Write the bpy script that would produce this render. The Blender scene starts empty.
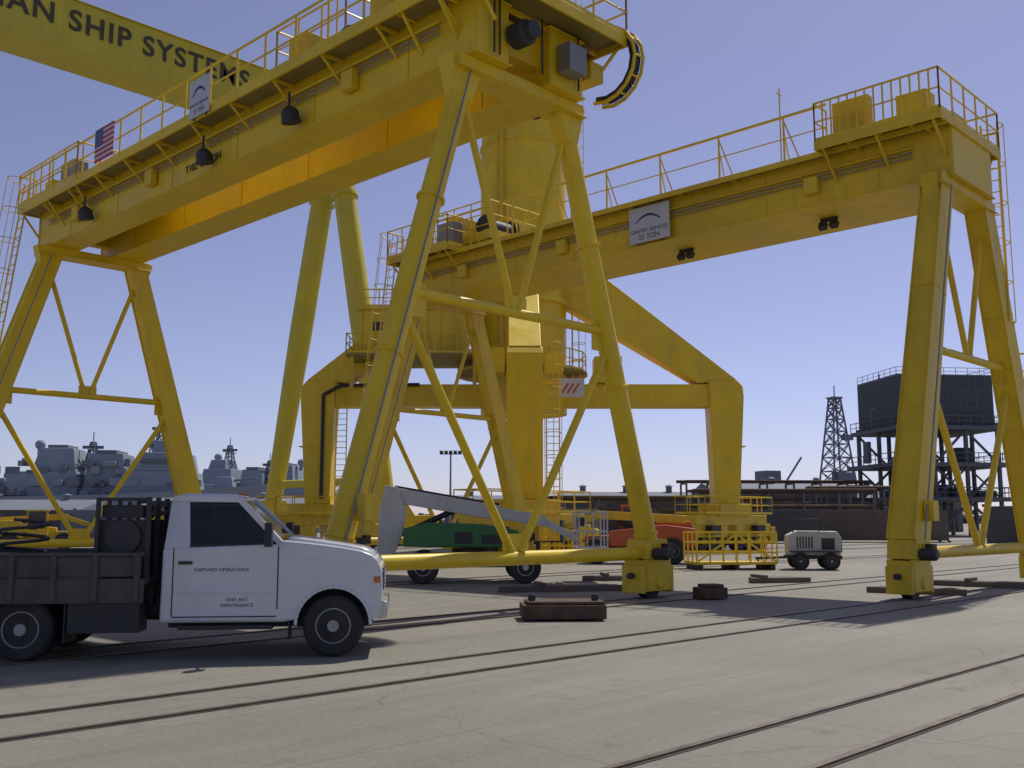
import bpy, bmesh, math, random
from mathutils import Vector, Matrix
random.seed(7)
R90=math.radians(90)
scene=bpy.context.scene
V=Vector
# ------------------------------------------------------------------ materials
def newmat(name):
    m=bpy.data.materials.new(name); m.use_nodes=True
    nt=m.node_tree; nt.nodes.clear()
    out=nt.nodes.new('ShaderNodeOutputMaterial'); b=nt.nodes.new('ShaderNodeBsdfPrincipled')
    nt.links.new(b.outputs[0],out.inputs[0]); return m,nt,b
def ramp(nt,src,p0,p1,c0=(0,0,0,1),c1=(1,1,1,1)):
    r=nt.nodes.new('ShaderNodeValToRGB'); r.color_ramp.elements[0].position=p0; r.color_ramp.elements[1].position=p1
    r.color_ramp.elements[0].color=c0; r.color_ramp.elements[1].color=c1
    nt.links.new(src,r.inputs[0]); return r.outputs[0]
def noise(nt,co,scale,detail=4,rough=.6,sc=None,dist=0):
    n=nt.nodes.new('ShaderNodeTexNoise'); n.inputs['Scale'].default_value=scale; n.inputs['Detail'].default_value=detail
    n.inputs['Roughness'].default_value=rough; n.inputs['Distortion'].default_value=dist
    if sc:
        mp=nt.nodes.new('ShaderNodeMapping'); mp.inputs['Scale'].default_value=sc; nt.links.new(co,mp.inputs[0]); co=mp.outputs[0]
    nt.links.new(co,n.inputs['Vector']); return n.outputs['Fac']
def mix(nt,fac,a,b,mode='MIX'):
    x=nt.nodes.new('ShaderNodeMix'); x.data_type='RGBA'; x.blend_type=mode
    for s,val in ((x.inputs[0],fac),(x.inputs[6],a),(x.inputs[7],b)):
        if isinstance(val,(int,float)): s.default_value=val
        elif isinstance(val,tuple): s.default_value=val if len(val)==4 else (*val,1)
        else: nt.links.new(val,s)
    return x.outputs[2]
def mat(name,col,rough=.5,metal=0,var=.12,scale=1.2,dirt=.3,dcol=(.09,.06,.03),bump=.0,coat=0):
    m,nt,b=newmat(name); tc=nt.nodes.new('ShaderNodeTexCoord').outputs['Object']
    n1=noise(nt,tc,scale,3)
    lo=tuple(c*(1-var) for c in col); hi=tuple(min(1,c*(1+var)) for c in col)
    c=mix(nt,ramp(nt,n1,.3,.7),lo,hi)
    if dirt>0:
        n2=noise(nt,tc,2.2,4,.7,(1,1,.18))
        f=ramp(nt,n2,.5,.78,(0,0,0,1),(dirt,dirt,dirt,1)); c=mix(nt,f,c,dcol)
        n3=noise(nt,tc,14,2,.7); f=ramp(nt,n3,.62,.75,(0,0,0,1),(dirt*.6,)*3+(1,)); c=mix(nt,f,c,dcol)
    nt.links.new(c,b.inputs['Base Color'])
    r=ramp(nt,n1,.2,.8,(max(0,rough-.1),)*3+(1,),(min(1,rough+.15),)*3+(1,)); nt.links.new(r,b.inputs['Roughness'])
    b.inputs['Metallic'].default_value=metal
    if coat: b.inputs['Coat Weight'].default_value=coat
    if bump:
        bp=nt.nodes.new('ShaderNodeBump'); bp.inputs['Strength'].default_value=bump; bp.inputs['Distance'].default_value=.02
        nt.links.new(noise(nt,tc,9,3),bp.inputs['Height']); nt.links.new(bp.outputs[0],b.inputs['Normal'])
    return m
YEL=mat('yellow_paint',(.80,.56,.014),.42,var=.08,scale=.6,dirt=.24,dcol=(.26,.16,.03),bump=.06)
YEL2=mat('yellow_paint_weathered',(.72,.50,.02),.47,var=.12,scale=.4,dirt=.34,dcol=(.22,.14,.03),bump=.06)
YEL3=mat('yellow_paint_faded',(.60,.50,.04),.5,var=.10,scale=.3,dirt=.2,dcol=(.2,.15,.05))
GRAT=mat('galvanized_grating',(.30,.24,.08),.6,.3,dirt=.3)
DARK=mat('dark_steel',(.05,.05,.055),.55,.4,dirt=.2)
BLK=mat('black_rubber',(.032,.032,.032),.85,0,dirt=.45,dcol=(.11,.10,.085),scale=8)
GREY=mat('grey_metal',(.28,.28,.28),.5,.5)
RIM=mat('wheel_rim_silver',(.36,.36,.36),.45,.2,dirt=.5,dcol=(.10,.085,.07))
WHT=mat('white_truck_paint',(.66,.67,.68),.28,0,var=.03,dirt=.24,dcol=(.3,.27,.22),coat=.4)
WHT2=mat('white_machine_paint',(.55,.55,.52),.45,0,var=.05,dirt=.4,dcol=(.25,.2,.15))
GGRY=mat('generator_paint',(.50,.50,.46),.5,0,var=.05,dirt=.4,dcol=(.2,.16,.1))
SIGNW=mat('sign_white',(.55,.57,.62),.5,0,var=.03,dirt=.15)
RED=mat('red_machine_paint',(.50,.10,.03),.5,0,dirt=.3)
SRED=mat('flag_red',(.5,.03,.03),.6,0,dirt=.05); SBLU=mat('flag_blue',(.03,.05,.22),.6,0,dirt=.05)
GRN=mat('green_machine_paint',(.03,.16,.045),.45,0,dirt=.3)
RUST=mat('rusty_steel',(.11,.07,.048),.85,.1,var=.35,scale=4,dirt=.4,bump=.4)
RAILM=mat('rail_steel',(.15,.12,.09),.45,.6,var=.3,scale=3,dirt=.4)
GROOVE=mat('rail_groove_dirt',(.06,.05,.04),.95,0,var=.45,scale=2,dirt=.5)
SHIPG=mat('ship_grey_hazed',(.27,.31,.36),.75,0,var=.1,scale=.15,dirt=.2,dcol=(.16,.18,.20))  # ship grey, lightened towards blue: distance haze painted into the colour
SHIPD=mat('ship_dark_hazed',(.17,.19,.225),.75,0,var=.15,scale=.2,dirt=.15,dcol=(.12,.13,.15))  # darker ship tone, also with bluish haze mixed into its base colour
MODD=mat('module_paint_hazed',(.075,.085,.10),.75,0,var=.2,scale=.4,dirt=.3)  # dark paint raised to blue-grey; the colour stands in for air haze
SCAF=mat('scaffold_steel_hazed',(.14,.15,.17),.75,.1,dirt=.2,dcol=(.1,.08,.07))  # steel tone paled bluish to imitate distance haze, no volume used
BRN=mat('shed_brown',(.15,.12,.10),.85,0,var=.2,scale=.3,dirt=.4)
TAN=mat('shed_grey',(.20,.195,.19),.85,0,var=.15,scale=.3,dirt=.4)
CHR=mat('bumper_chrome',(.5,.5,.5),.25,.9,dirt=.2)
CHARC=mat('lettering_charcoal',(.07,.06,.04),.6,0,dirt=.1)
PLAST=mat('black_plastic',(.03,.03,.032),.5,0,dirt=.1)
BEDG=mat('bed_weathered_steel',(.09,.085,.08),.7,.2,var=.3,scale=3,dirt=.5,dcol=(.12,.08,.05))
LEAF=mat('foliage_dark',(.06,.075,.065),.9,0,var=.4,scale=.2,dirt=0)
AMB=mat('amber_lens',(.5,.17,.02),.3,0,dirt=0)
CLOTH=mat('seat_cloth',(.05,.05,.055),.9)
def glassmat():
    m,nt,b=newmat('tinted_glass'); b.inputs['Base Color'].default_value=(.012,.016,.018,1)
    b.inputs['Roughness'].default_value=.06; b.inputs['Alpha'].default_value=.86; b.inputs['Specular IOR Level'].default_value=.6
    return m
GLS=glassmat()
def groundmat():
    m,nt,b=newmat('yard_concrete'); tc=nt.nodes.new('ShaderNodeTexCoord').outputs['Object']
    big=noise(nt,tc,.07,4,.65,(1,1,1),.7); med=noise(nt,tc,.45,6,.7); fine=noise(nt,tc,16,5,.8)
    stre=noise(nt,tc,.8,6,.7,(.10,1.3,1),.3); spot=noise(nt,tc,1.5,5,.6,None,.8); strb=noise(nt,tc,.35,4,.6,(.12,1.6,1),.2)
    c=mix(nt,ramp(nt,big,.35,.65),(.165,.152,.118),(.265,.248,.195))
    c=mix(nt,ramp(nt,med,.40,.75,(0,0,0,1),(.55,.55,.55,1)),c,(.33,.31,.25))
    c=mix(nt,ramp(nt,strb,.50,.70,(0,0,0,1),(.55,.55,.55,1)),c,(.135,.12,.09))
    c=mix(nt,ramp(nt,stre,.46,.74,(0,0,0,1),(.7,.7,.7,1)),c,(.12,.105,.08))
    c=mix(nt,ramp(nt,spot,.60,.72,(0,0,0,1),(.55,.55,.55,1)),c,(.09,.08,.06))
    c=mix(nt,ramp(nt,fine,.35,.8,(0,0,0,1),(.45,.45,.45,1)),c,(.38,.355,.29))
    br=nt.nodes.new('ShaderNodeTexBrick'); br.offset=0; br.inputs['Scale'].default_value=1
    br.inputs['Brick Width'].default_value=9.6; br.inputs['Row Height'].default_value=5.05; br.inputs['Mortar Size'].default_value=.012
    br.inputs['Color1'].default_value=(0,0,0,1); br.inputs['Color2'].default_value=(0,0,0,1); br.inputs['Mortar'].default_value=(.4,.4,.4,1)
    mp=nt.nodes.new('ShaderNodeMapping'); mp.inputs['Location'].default_value=(1.3,-1.2,0); nt.links.new(tc,mp.inputs[0]); nt.links.new(mp.outputs[0],br.inputs['Vector'])
    c=mix(nt,br.outputs['Color'],c,(.07,.06,.045))
    vo=nt.nodes.new('ShaderNodeTexVoronoi'); vo.feature='DISTANCE_TO_EDGE'; vo.inputs['Scale'].default_value=.16
    nn=nt.nodes.new('ShaderNodeTexNoise'); nn.inputs['Scale'].default_value=.9; nn.inputs['Detail'].default_value=4
    nt.links.new(tc,nn.inputs['Vector'])
    vm=nt.nodes.new('ShaderNodeMix'); vm.data_type='RGBA'; vm.blend_type='ADD'; vm.inputs[0].default_value=1.2
    nt.links.new(tc,vm.inputs[6]); nt.links.new(nn.outputs['Color'],vm.inputs[7]); nt.links.new(vm.outputs[2],vo.inputs['Vector'])
    c=mix(nt,ramp(nt,vo.outputs['Distance'],.0,.003,(.35,.35,.35,1),(0,0,0,1)),c,(.08,.07,.055))
    nt.links.new(c,b.inputs['Base Color'])
    nt.links.new(ramp(nt,med,.2,.8,(.6,.6,.6,1),(.9,.9,.9,1)),b.inputs['Roughness'])
    bp=nt.nodes.new('ShaderNodeBump'); bp.inputs['Strength'].default_value=.45; bp.inputs['Distance'].default_value=.03
    nt.links.new(fine,bp.inputs['Height']); nt.links.new(bp.outputs[0],b.inputs['Normal'])
    return m
GROUND=groundmat()
# ------------------------------------------------------------------ builder
class Obj:
    def __init__(s,name,loc=(0,0,0),rz=0):
        s.name=name; s.loc=loc; s.rz=rz; s.parts={}; s.extra=[]
    def p(s,part,m,bevel=0):
        if part not in s.parts: s.parts[part]=dict(v=[],f=[],m=m,b=bevel)
        return s.parts[part]
    def add(s,P,vs,fs):
        n=len(P['v']); P['v'].extend([tuple(v) for v in vs]); P['f'].extend([tuple(i+n for i in f) for f in fs])
    def box(s,P,c,d,M=None):
        hx,hy,hz=d[0]/2,d[1]/2,d[2]/2
        vs=[V((sx*hx,sy*hy,sz*hz)) for sx in(-1,1) for sy in(-1,1) for sz in(-1,1)]
        if M is not None: vs=[M@v for v in vs]
        vs=[v+V(c) for v in vs]
        s.add(P,vs,[(0,1,3,2),(4,6,7,5),(0,4,5,1),(2,3,7,6),(0,2,6,4),(1,5,7,3)])
    def bx(s,P,x0,x1,y0,y1,z0,z1): s.box(P,((x0+x1)/2,(y0+y1)/2,(z0+z1)/2),(abs(x1-x0),abs(y1-y0),abs(z1-z0)))
    def beam(s,P,a,b,w,h,up=(0,0,1),w2=None,h2=None):
        a=V(a);b=V(b);d=(b-a).normalized();u=V(up)
        if abs(d.dot(u))>.99: u=V((1,0,0))
        sd=d.cross(u).normalized();u=sd.cross(d).normalized()
        w2=w2 or w;h2=h2 or h
        vs=[]
        for q,ww,hh in((a,w,h),(b,w2,h2)):
            for i,j in((-1,-1),(1,-1),(1,1),(-1,1)): vs.append(q+sd*i*ww/2+u*j*hh/2)
        s.add(P,vs,[(0,3,2,1),(4,5,6,7),(0,1,5,4),(1,2,6,5),(2,3,7,6),(3,0,4,7)])
    def lathe(s,P,c,ax,prof,n=20,cap=True):
        ax=V(ax).normalized(); t=V((0,0,1)) if abs(ax.z)<.9 else V((1,0,0))
        e1=ax.cross(t).normalized(); e2=ax.cross(e1)
        vs=[];fs=[]
        for o,r in prof:
            for i in range(n):
                a=2*math.pi*i/n; vs.append(V(c)+ax*o+(e1*math.cos(a)+e2*math.sin(a))*r)
        k=len(prof)
        for j in range(k-1):
            for i in range(n):
                i2=(i+1)%n; fs.append((j*n+i,j*n+i2,(j+1)*n+i2,(j+1)*n+i))
        if cap: fs.append(tuple(range(n-1,-1,-1))); fs.append(tuple(range((k-1)*n,k*n)))
        s.add(P,vs,fs)
    def tube(s,P,a,b,r,r2=None,n=10):
        a=V(a);b=V(b); L=(b-a).length
        if L<1e-6: return
        s.lathe(P,a,b-a,[(0,r),(L,r2 if r2 else r)],n)
    def path(s,P,pts,r,n=8):
        for a,b in zip(pts,pts[1:]): s.tube(P,a,b,r,n=n)
    def prism(s,P,poly,y0,y1,axis='y'):
        n=len(poly); f=(lambda x,z,y:(x,y,z)) if axis=='y' else (lambda x,z,y:(y,x,z))
        if axis=='z': f=lambda x,z,y:(x,z,y)
        vs=[f(a,b,y0) for a,b in poly]+[f(a,b,y1) for a,b in poly]
        fs=[tuple(range(n)),tuple(range(2*n-1,n-1,-1))]+[(i,(i+1)%n,(i+1)%n+n,i+n) for i in range(n)]
        s.add(P,vs,fs)
    def frus(s,P,c,b,t,h,off=(0,0)):
        x,y,z=c; vs=[]
        for (w,d),zz,(ox,oy) in((b,z,(0,0)),(t,z+h,off)):
            for i,j in((-1,-1),(1,-1),(1,1),(-1,1)): vs.append((x+ox+i*w/2,y+oy+j*d/2,zz))
        s.add(P,vs,[(0,3,2,1),(4,5,6,7),(0,1,5,4),(1,2,6,5),(2,3,7,6),(3,0,4,7)])
    def sphere(s,P,c,r,n=12,sz=1):
        prof=[(-r*math.cos(math.pi*i/8)*sz,max(.001,r*math.sin(math.pi*i/8))) for i in range(9)]
        s.lathe(P,c,(0,0,1),prof,n)
    def rail(s,P,pts,h=1.1,sp=1.3,r=.03,mid=True,toe=True):
        for a,b in zip(pts,pts[1:]):
            a=V(a);b=V(b);L=(b-a).length;n=max(1,round(L/sp))
            for i in range(n+1):
                q=a.lerp(b,i/n); s.tube(P,q,q+V((0,0,h)),r,n=6)
            s.tube(P,a+V((0,0,h)),b+V((0,0,h)),r*1.1,n=6)
            if mid: s.tube(P,a+V((0,0,h*.52)),b+V((0,0,h*.52)),r*.85,n=6)
            if toe: s.beam(P,a+V((0,0,.06)),b+V((0,0,.06)),.012,.12)
    def ladder(s,P,a,b,w,wd,cage=False,out=(1,0,0),r=.028):
        a=V(a);b=V(b);wd=V(wd).normalized()*w/2
        s.tube(P,a-wd,b-wd,r,n=6);s.tube(P,a+wd,b+wd,r,n=6)
        L=(b-a).length;n=int(L/.32)
        for i in range(1,n):
            q=a.lerp(b,i/n);s.tube(P,q-wd,q+wd,r*.6,n=5)
        if cage:
            o=V(out).normalized()
            k=int(L/1.0); arcs=[]
            for i in range(k+1):
                q=a.lerp(b,i/k); pts=[q-wd]
                for t in range(1,6):
                    an=math.pi*t/6; pts.append(q-wd.normalized()*math.cos(an)*w*.75+o*math.sin(an)*w*1.3)
                pts.append(q+wd); arcs.append(pts)
                s.path(P,pts,r*.55,5)
            for t in(1,3,5):
                s.tube(P,arcs[0][t],arcs[-1][t],r*.5,n=5)
    def wheel(s,tp,rp,c,R,w,ax=(0,1,0),side=-1,rim=.58):
        s.lathe(tp,c,ax,[(-w/2,R*rim),(-w/2,R*.9),(-w*.36,R*.985),(-w*.1,R),(w*.1,R),(w*.36,R*.985),(w/2,R*.9),(w/2,R*rim)],28)
        a=V(ax)*side
        s.lathe(rp,V(c),a,[(0,R*rim),(w*.50,R*rim),(w*.53,R*(rim-.03)),(w*.44,R*(rim-.08)),(w*.36,R*.36),(w*.40,R*.22),(w*.6,R*.18),(w*.6,.001)],24)
    def text(s,txt,size,loc,rot,m,part='lettering',align='CENTER',ex=.006,sx=1,sp=1):
        cu=bpy.data.curves.new(part,'FONT'); cu.body=txt; cu.size=size; cu.align_x=align; cu.align_y='CENTER'; cu.extrude=ex; cu.space_character=sp
        cu.materials.append(m); o=bpy.data.objects.new(part,cu); o.location=loc; o.rotation_euler=rot; o.scale=(sx,1,1); s.extra.append(o); return cu
    def done(s):
        e=bpy.data.objects.new(s.name,None); e.empty_display_size=.3; e.location=s.loc; e.rotation_euler=(0,0,s.rz)
        scene.collection.objects.link(e)
        for k,P in s.parts.items():
            if not P['v']: continue
            me=bpy.data.meshes.new(k); me.from_pydata(P['v'],[],P['f']); me.update()
            bm=bmesh.new(); bm.from_mesh(me); bmesh.ops.recalc_face_normals(bm,faces=bm.faces[:]); bm.to_mesh(me); bm.free()
            me.polygons.foreach_set('use_smooth',[True]*len(me.polygons))
            try: me.set_sharp_from_angle(angle=math.radians(32))
            except Exception: me.polygons.foreach_set('use_smooth',[False]*len(me.polygons))
            me.materials.append(P['m'])
            o=bpy.data.objects.new(k,me); scene.collection.objects.link(o); o.parent=e
            if P['b']:
                md=o.modifiers.new('bevel','BEVEL'); md.width=P['b']; md.segments=3; md.limit_method='ANGLE'; md.angle_limit=math.radians(35)
        for o in s.extra: scene.collection.objects.link(o); o.parent=e
        return e
# view frame -> yard frame (yard x axis runs along the crane rails)
CR,SR=.7193,.6947
def cw(X,Y,z=0): return (SR*X+CR*Y,-CR*X+SR*Y,z)
VROT=math.radians(-46)
# ------------------------------------------------------------------ ground & rails
def sheet(name,x0,x1,y0,y1,z,m):
    me=bpy.data.meshes.new(name); me.from_pydata([(x0,y0,z),(x1,y0,z),(x1,y1,z),(x0,y1,z)],[],[(0,1,2,3)]); me.materials.append(m)
    o=bpy.data.objects.new(name,me); scene.collection.objects.link(o); return o
sheet('ground',-2500,2500,-2500,2500,0,GROUND)
g=Obj('crane_rails')
gr=g.p('grooves',GROOVE); hd=g.p('rail_heads',RAILM)
for lc in(4.1,9.1,13.5,22.0,29.1,33.5,50.0,72.0):
    x0,x1=-30,140
    for s in(-.5,.5):
        y=lc+s
        g.bx(gr,x0,x1,y-.065,y+.065,-.02,.005)
        g.bx(hd,x0,x1,y-.03,y+.03,-.02,.02)
g.done()
# ------------------------------------------------------------------ gantry cranes
def lamp(o,P,G,c):
    x,y,z=c
    o.tube(P,(x,y,z+.55),(x,y,z+.15),.03,n=6); o.lathe(P,(x,y,z+.2),(0.2,0,-1),[(0,.08),(.1,.2),(.38,.23)],12)
def flamp(o,P,c):
    x,y,z=c
    o.bx(P,x-.05,x+.05,y-.25,y+.25,z-.10,z)
    for q in(-.17,.17): o.box(P,(x-.05,y+q,z-.22),(.16,.22,.2),Matrix.Rotation(.5,3,'Y'))
def bogie(o,Y,D,x,y,s):
    for e in(-1,1): o.bx(Y,x-.46,x+.46,y+e*.26-.05,y+e*.26+.05,.16,.86)
    o.bx(Y,x-.46,x+.46,y-.21,y+.21,.56,.84)
    o.prism(Y,[(x-.40,.87),(x+.40,.87),(x+.30,1.3),(x-.30,1.3)],y-.33,y+.33)
    o.lathe(D,(x,y-.11,.30),(0,1,0),[(0,.32),(.04,.32),(.05,.28),(.17,.28),(.18,.32),(.22,.32)],20)
    o.lathe(Y,(x,y-.36,.34),(0,1,0),[(0,.11),(.04,.14),(.68,.14),(.72,.11)],16)
    for e in(-1,1):
        o.bx(Y,x+e*.52-.05,x+e*.52+.05,y-.3,y+.3,.12,.72); o.tube(D,(x+e*.57,y,.5),(x+e*.70,y,.5),.07)
    o.lathe(D,(x-.18,y-.72,.98),(0,1,0),[(0,.1),(.05,.14),(.36,.14)],14)
    o.bx(D,x+.05,x+.3,y-.52,y-.34,.9,1.2)
    for i in range(3): o.bx(Y,x-.24+.22*i,x-.21+.22*i,y-.38,y+.38,.87,1.2)
def gantry(rc,l0,z0,twin,nearleg,farleg):
    o=Obj('gantry_crane',(rc,l0,0))
    YM=YEL if twin else YEL2
    Y=o.p('girders',YM,.012); L=o.p('legs',YM); B=o.p('braces',YM)
    D=o.p('wheels_and_machinery',DARK); F=o.p('bogies',YEL2,.015); Rl=o.p('handrails',YEL); W=o.p('walkway',GRAT); G=o.p('electrical_boxes',YEL2,.01)
    G2=o.p('cabinets',GREY,.01); H=1.3 if twin else 1.4
    for y,k in((0,nearleg),(20,farleg)):
        for s in(-1,1):
            a=(s*4.3,y,1.2); b=(s*1.38,y,z0+.02)
            if k[0]=='t':
                o.tube(L,a,b,k[1]*1.12,k[1],n=24)
                for t in(.02,.36,.68,.97):
                    q=V(a).lerp(V(b),t); d=(V(b)-V(a)).normalized()
                    o.tube(L,q,q+d*.05,k[1]*1.1+.04,n=24)
            else:
                o.beam(L,a,b,k[2],k[1],up=(1,0,0),w2=k[2]*.85,h2=k[1]*.8)
                for e in(-1,1):
                    A=V(a)+V((0,e*(k[2]/2+.01),0)); Bq=V(b)+V((0,e*(k[2]*.425+.01),0))
                    o.beam(B,A,Bq,.03,k[1]+.08,up=(1,0,0),h2=k[1]*.8+.08)
                for t in(.33,.66):
                    q=V(a).lerp(V(b),t); d=(V(b)-V(a)).normalized()
                    o.beam(B,q,q+d*.04,k[2]*.93+.05,k[1]*.9+.05,up=(1,0,0))
            bogie(o,F,D,s*4.3,y,s)
            o.prism(B,[(s*1.1,z0-.02),(s*2.0,z0-.02),(s*1.75,z0-.9),(s*1.45,z0-.9)],y-.2,y+.2)
        # conduit and junction box up one leg
        cx=-.30 if k[0]=='t' else -.42
        o.tube(G2,(-4.3+cx*.2,y+cx,1.3),(-1.5+cx*.2,y+cx,z0-.3),.022,n=6)
        o.bx(G,-4.15,-3.85,y-.55,y-.33,1.7,2.15)
        zb=5.86; xb=4.3-(zb-1.15)/(z0-1.15)*2.92
        o.tube(B,(-4.3,y,.98),(4.3,y,.98),.14,n=16)
        o.tube(B,(-xb,y,zb),(xb,y,zb),.10,n=12)
        for s in(-1,1):
            o.tube(B,(s*(xb+.1),y,zb-.35),(s*.12,y,1.1),.085,n=12)
            o.tube(B,(s*1.5,y,z0-.75),(s*.08,y,zb+.05),.075,n=12)
            o.bx(B,s*(xb-.25)-.2,s*(xb-.25)+.2,y-.015,y+.015,zb-.45,zb+.2)
        o.bx(B,-.3,.3,y-.02,y+.02,zb-.1,zb+.35); o.bx(B,-.35,.35,y-.02,y+.02,.9,1.45)
        o.bx(Y,-1.85,1.85,y-.3,y+.3,z0-.26,z0-.003)
        o.bx(Y,-1.9,1.9,y-.36,y+.36,z0-.285,z0-.261)
    y0,y1=(-.5 if twin else -.42),20.8
    def box_g(xa,xb_):
        o.bx(Y,xa,xb_,y0,y1,z0+.03,z0+H-.03)
        o.bx(Y,xa-.07,xb_+.07,y0-.05,y1+.05,z0,z0+.03); o.bx(Y,xa-.07,xb_+.07,y0-.05,y1+.05,z0+H-.03,z0+H)
        for yy in [y0+.06]+[i*3.33+1.6 for i in range(6)]+[y1-.06]:
            for sx in(xa-.012,xb_+.012): o.bx(Y,sx-.01,sx+.01,yy-.05,yy+.05,z0+.03,z0+H-.03)
    if twin:
        box_g(-1.6,-.72); box_g(.55,1.55)
        for yy in(y0+.5,y1-.35): o.bx(Y,-.719,.549,yy-.2,yy+.2,z0+.45,z0+H-.1)
        for yy in(4,8,12,16): o.tube(B,(-.72,yy,z0+.9),(.55,yy,z0+.9),.06)
    else:
        box_g(-1.35,1.35)
    zt=z0+H
    for x in((-1.15,1.05)): o.bx(D,x-.04,x+.04,y0+.4,y1-.4,zt,zt+.09)
    xf=-1.6 if twin else -1.35
    for dz,r in((.95,.035),(.82,.025),(.7,.02)): o.tube(G2 if dz<.9 else Y,(xf-.08,y0+1,z0+dz),(xf-.08,y1-1,z0+dz),r,n=8)
    for yy in(3.2,12.4,17.3): o.bx(G,xf-.22,xf-.03,yy,yy+.4,z0+.35,z0+.8)
    xo=-2.25 if twin else -1.75
    o.bx(W,xo,xf-.075,y0,y1,zt-.08,zt-.03)
    o.bx(Y,xo-.02,xo+.04,y0,y1,zt-.16,zt-.0)
    yy=y0+.5
    while yy<y1:
        o.beam(Y,(xo,yy,zt-.12),(xf,yy,zt-.12),.06,.08)
        if twin: o.beam(Y,(xo+.05,yy,zt-.15),(xf-.02,yy,zt-.65),.05,.06)
        yy+=1.9
    if twin:
        o.rail(Rl,[(xo,y1+.2,zt),(xo,1.0,zt)],1.1,1.25,.028)
        o.rail(Rl,[(1.85,y1+.2,zt),(1.85,1.0,zt)],1.1,1.25,.028)
        o.bx(W,1.63,1.9,y0,y1,zt-.08,zt-.03)
        o.beam(Y,(-.35,1.5,zt+.75),(-.35,15.5,zt+.75),.22,.10)
        yy=1.6
        while yy<15.6: o.bx(Y,-.39,-.31,yy-.04,yy+.04,zt-.02,zt+.7); yy+=1.7
        for q in(-.06,0,.06): o.tube(D,(-.35+q,1.5,zt+.83),(-.35+q,15.5,zt+.83),.03,n=6)
    else:
        o.beam(Rl,(-1.45,2.9,zt+1.4),(-1.45,y1-1.2,zt+1.4),.05,.07)
        o.tube(Rl,(-1.45,2.9,zt+.75),(-1.45,y1-1.2,zt+.75),.018,n=6)
        yy=4.2
        while yy<y1-1:
            o.tube(Rl,(-1.45,yy,zt-.05),(-1.45,yy,zt+1.4),.03,n=8)
            o.tube(Rl,(-1.45,yy-.5,zt-.05),(-1.45,yy,zt+1.3),.022,n=6)
            o.tube(Rl,(-1.1,yy,zt-.05),(-1.45,yy,zt+1.0),.022,n=6)
            yy+=2.15
        o.rail(Rl,[(1.3,2.9,zt),(1.3,y1-1,zt)],1.1,2.1,.022,toe=False)
    def plat(xa,xb_,ya,yb,z,dense=False):
        o.bx(W,xa,xb_,ya,yb,z-.06,z)
        for x in(xa,xb_): o.bx(Y,x-.03,x+.03,ya-.03,yb+.03,z-.22,z+.02)
        for y in(ya,yb): o.bx(Y,xa+.03,xb_-.03,y-.03,y+.03,z-.22,z+.019)
        n=int((yb-ya)/.8)
        for i in range(1,n): o.bx(Y,xa+.03,xb_-.03,ya+i*(yb-ya)/n-.03,ya+i*(yb-ya)/n+.03,z-.18,z-.062)
        if dense: o.rail(Rl,[(xa,ya,z),(xa,yb,z)],1.1,.24,.026); o.rail(Rl,[(xb_,yb,z),(xb_,ya,z),(xa,ya,z)],1.1,.9,.026)
        else: o.rail(Rl,[(xb_,yb,z),(xb_,ya,z),(xa,ya,z),(xa,yb,z)],1.1,1.0,.026)
        o.rail(Rl,[(xa,yb,z),(xf-.1,yb,z)],1.1,1,.026)
        for y in (ya+.2,(ya+yb)/2,yb-.2):
            for s,xx in((-1,xa),(1,xb_)): o.beam(Y,(xx-s*.05,y,z-.2),(s*abs(xf),y,z-.95),.06,.06)
    if twin: plat(-2.25,2.25,-1.2,1.3,zt+.12)
    else: plat(-2.15,2.0,-.45,2.9,zt+.10,True)
    plat(-2.25,2.25,16.4 if twin else 17.5,21.0,zt+.12)
    for (x,y,w,d,h) in((-1.3,.2,.6,.8,.95),(-.4,.9,.5,1.0,.8),(.8,.3,.8,.6,1.0),(1.3,1.6,.5,.6,.7),(-1.9,1.5,.3,1.0,1.0)):
        o.bx(G,x,x+w,y,y+d,zt+.16,zt+.16+h)
    for (x,y,w,d,h) in((-1.9,17.6,.5,.9,.9),(-1.8,19.4,.45,.6,.7),(.6,18.0,.9,1.2,1.0),(1.2,19.8,.6,.9,.8)):
        o.bx(G2 if w==.5 else G,x,x+w,y,y+d,zt+.16,zt+.16+h)
    o.lathe(D,(-.3,19.2,zt+.55),(1,0,0),[(0,.33),(.05,.42),(.06,.3),(.6,.3),(.61,.42),(.66,.42)],20)
    o.tube(Rl,(-1.45,4.3,zt),(-1.45,4.3,zt+2.3),.022,n=6); o.bx(Rl,-1.6,-1.3,4.29,4.31,zt+2.1,zt+2.13)
    o.ladder(Rl,(-2.05,20.85,zt+1.0),(-3.35,20.85,1.4),.5,(0,1,0),True,(-1,0,.1))
    if not twin:
        o.ladder(Rl,(2.35,-.1,zt+1.1),(2.35,-.1,z0-3.2),.45,(0,1,0),True,(1,0,0))
        o.ladder(Rl,(5.1,-.1,6.6),(5.1,-.1,1.2),.45,(0,1,0),True,(1,0,0)); o.bx(W,4.0,5.3,-.5,.5,5.5,5.56); o.rail(Rl,[(3.9,-.5,5.56),(5.4,-.5,5.56),(5.4,.5,5.56)],1.1,.5,.028)
    if twin:
        for yy in(5.4,9.3,16.4): lamp(o,D,None,(-1.95,yy,zt-1.0))
    else:
        for yy in(3.6,8.5): flamp(o,D,(-.1,yy,z0))
    ty=4.0 if twin else 16.2
    tw=2.6
    for yy in(ty,ty+tw): o.bx(Y,-1.5,1.4,yy-.15,yy+.15,zt+.2,zt+.55)
    for x in(-1.15,1.05):
        o.bx(Y,x-.15,x+.15,ty+.151,ty+tw-.151,zt+.25,zt+.6)
        for yy in(ty,ty+tw): o.lathe(D,(x-.08,yy,zt+.27),(1,0,0),[(0,.2),(.16,.2)],16)
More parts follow.
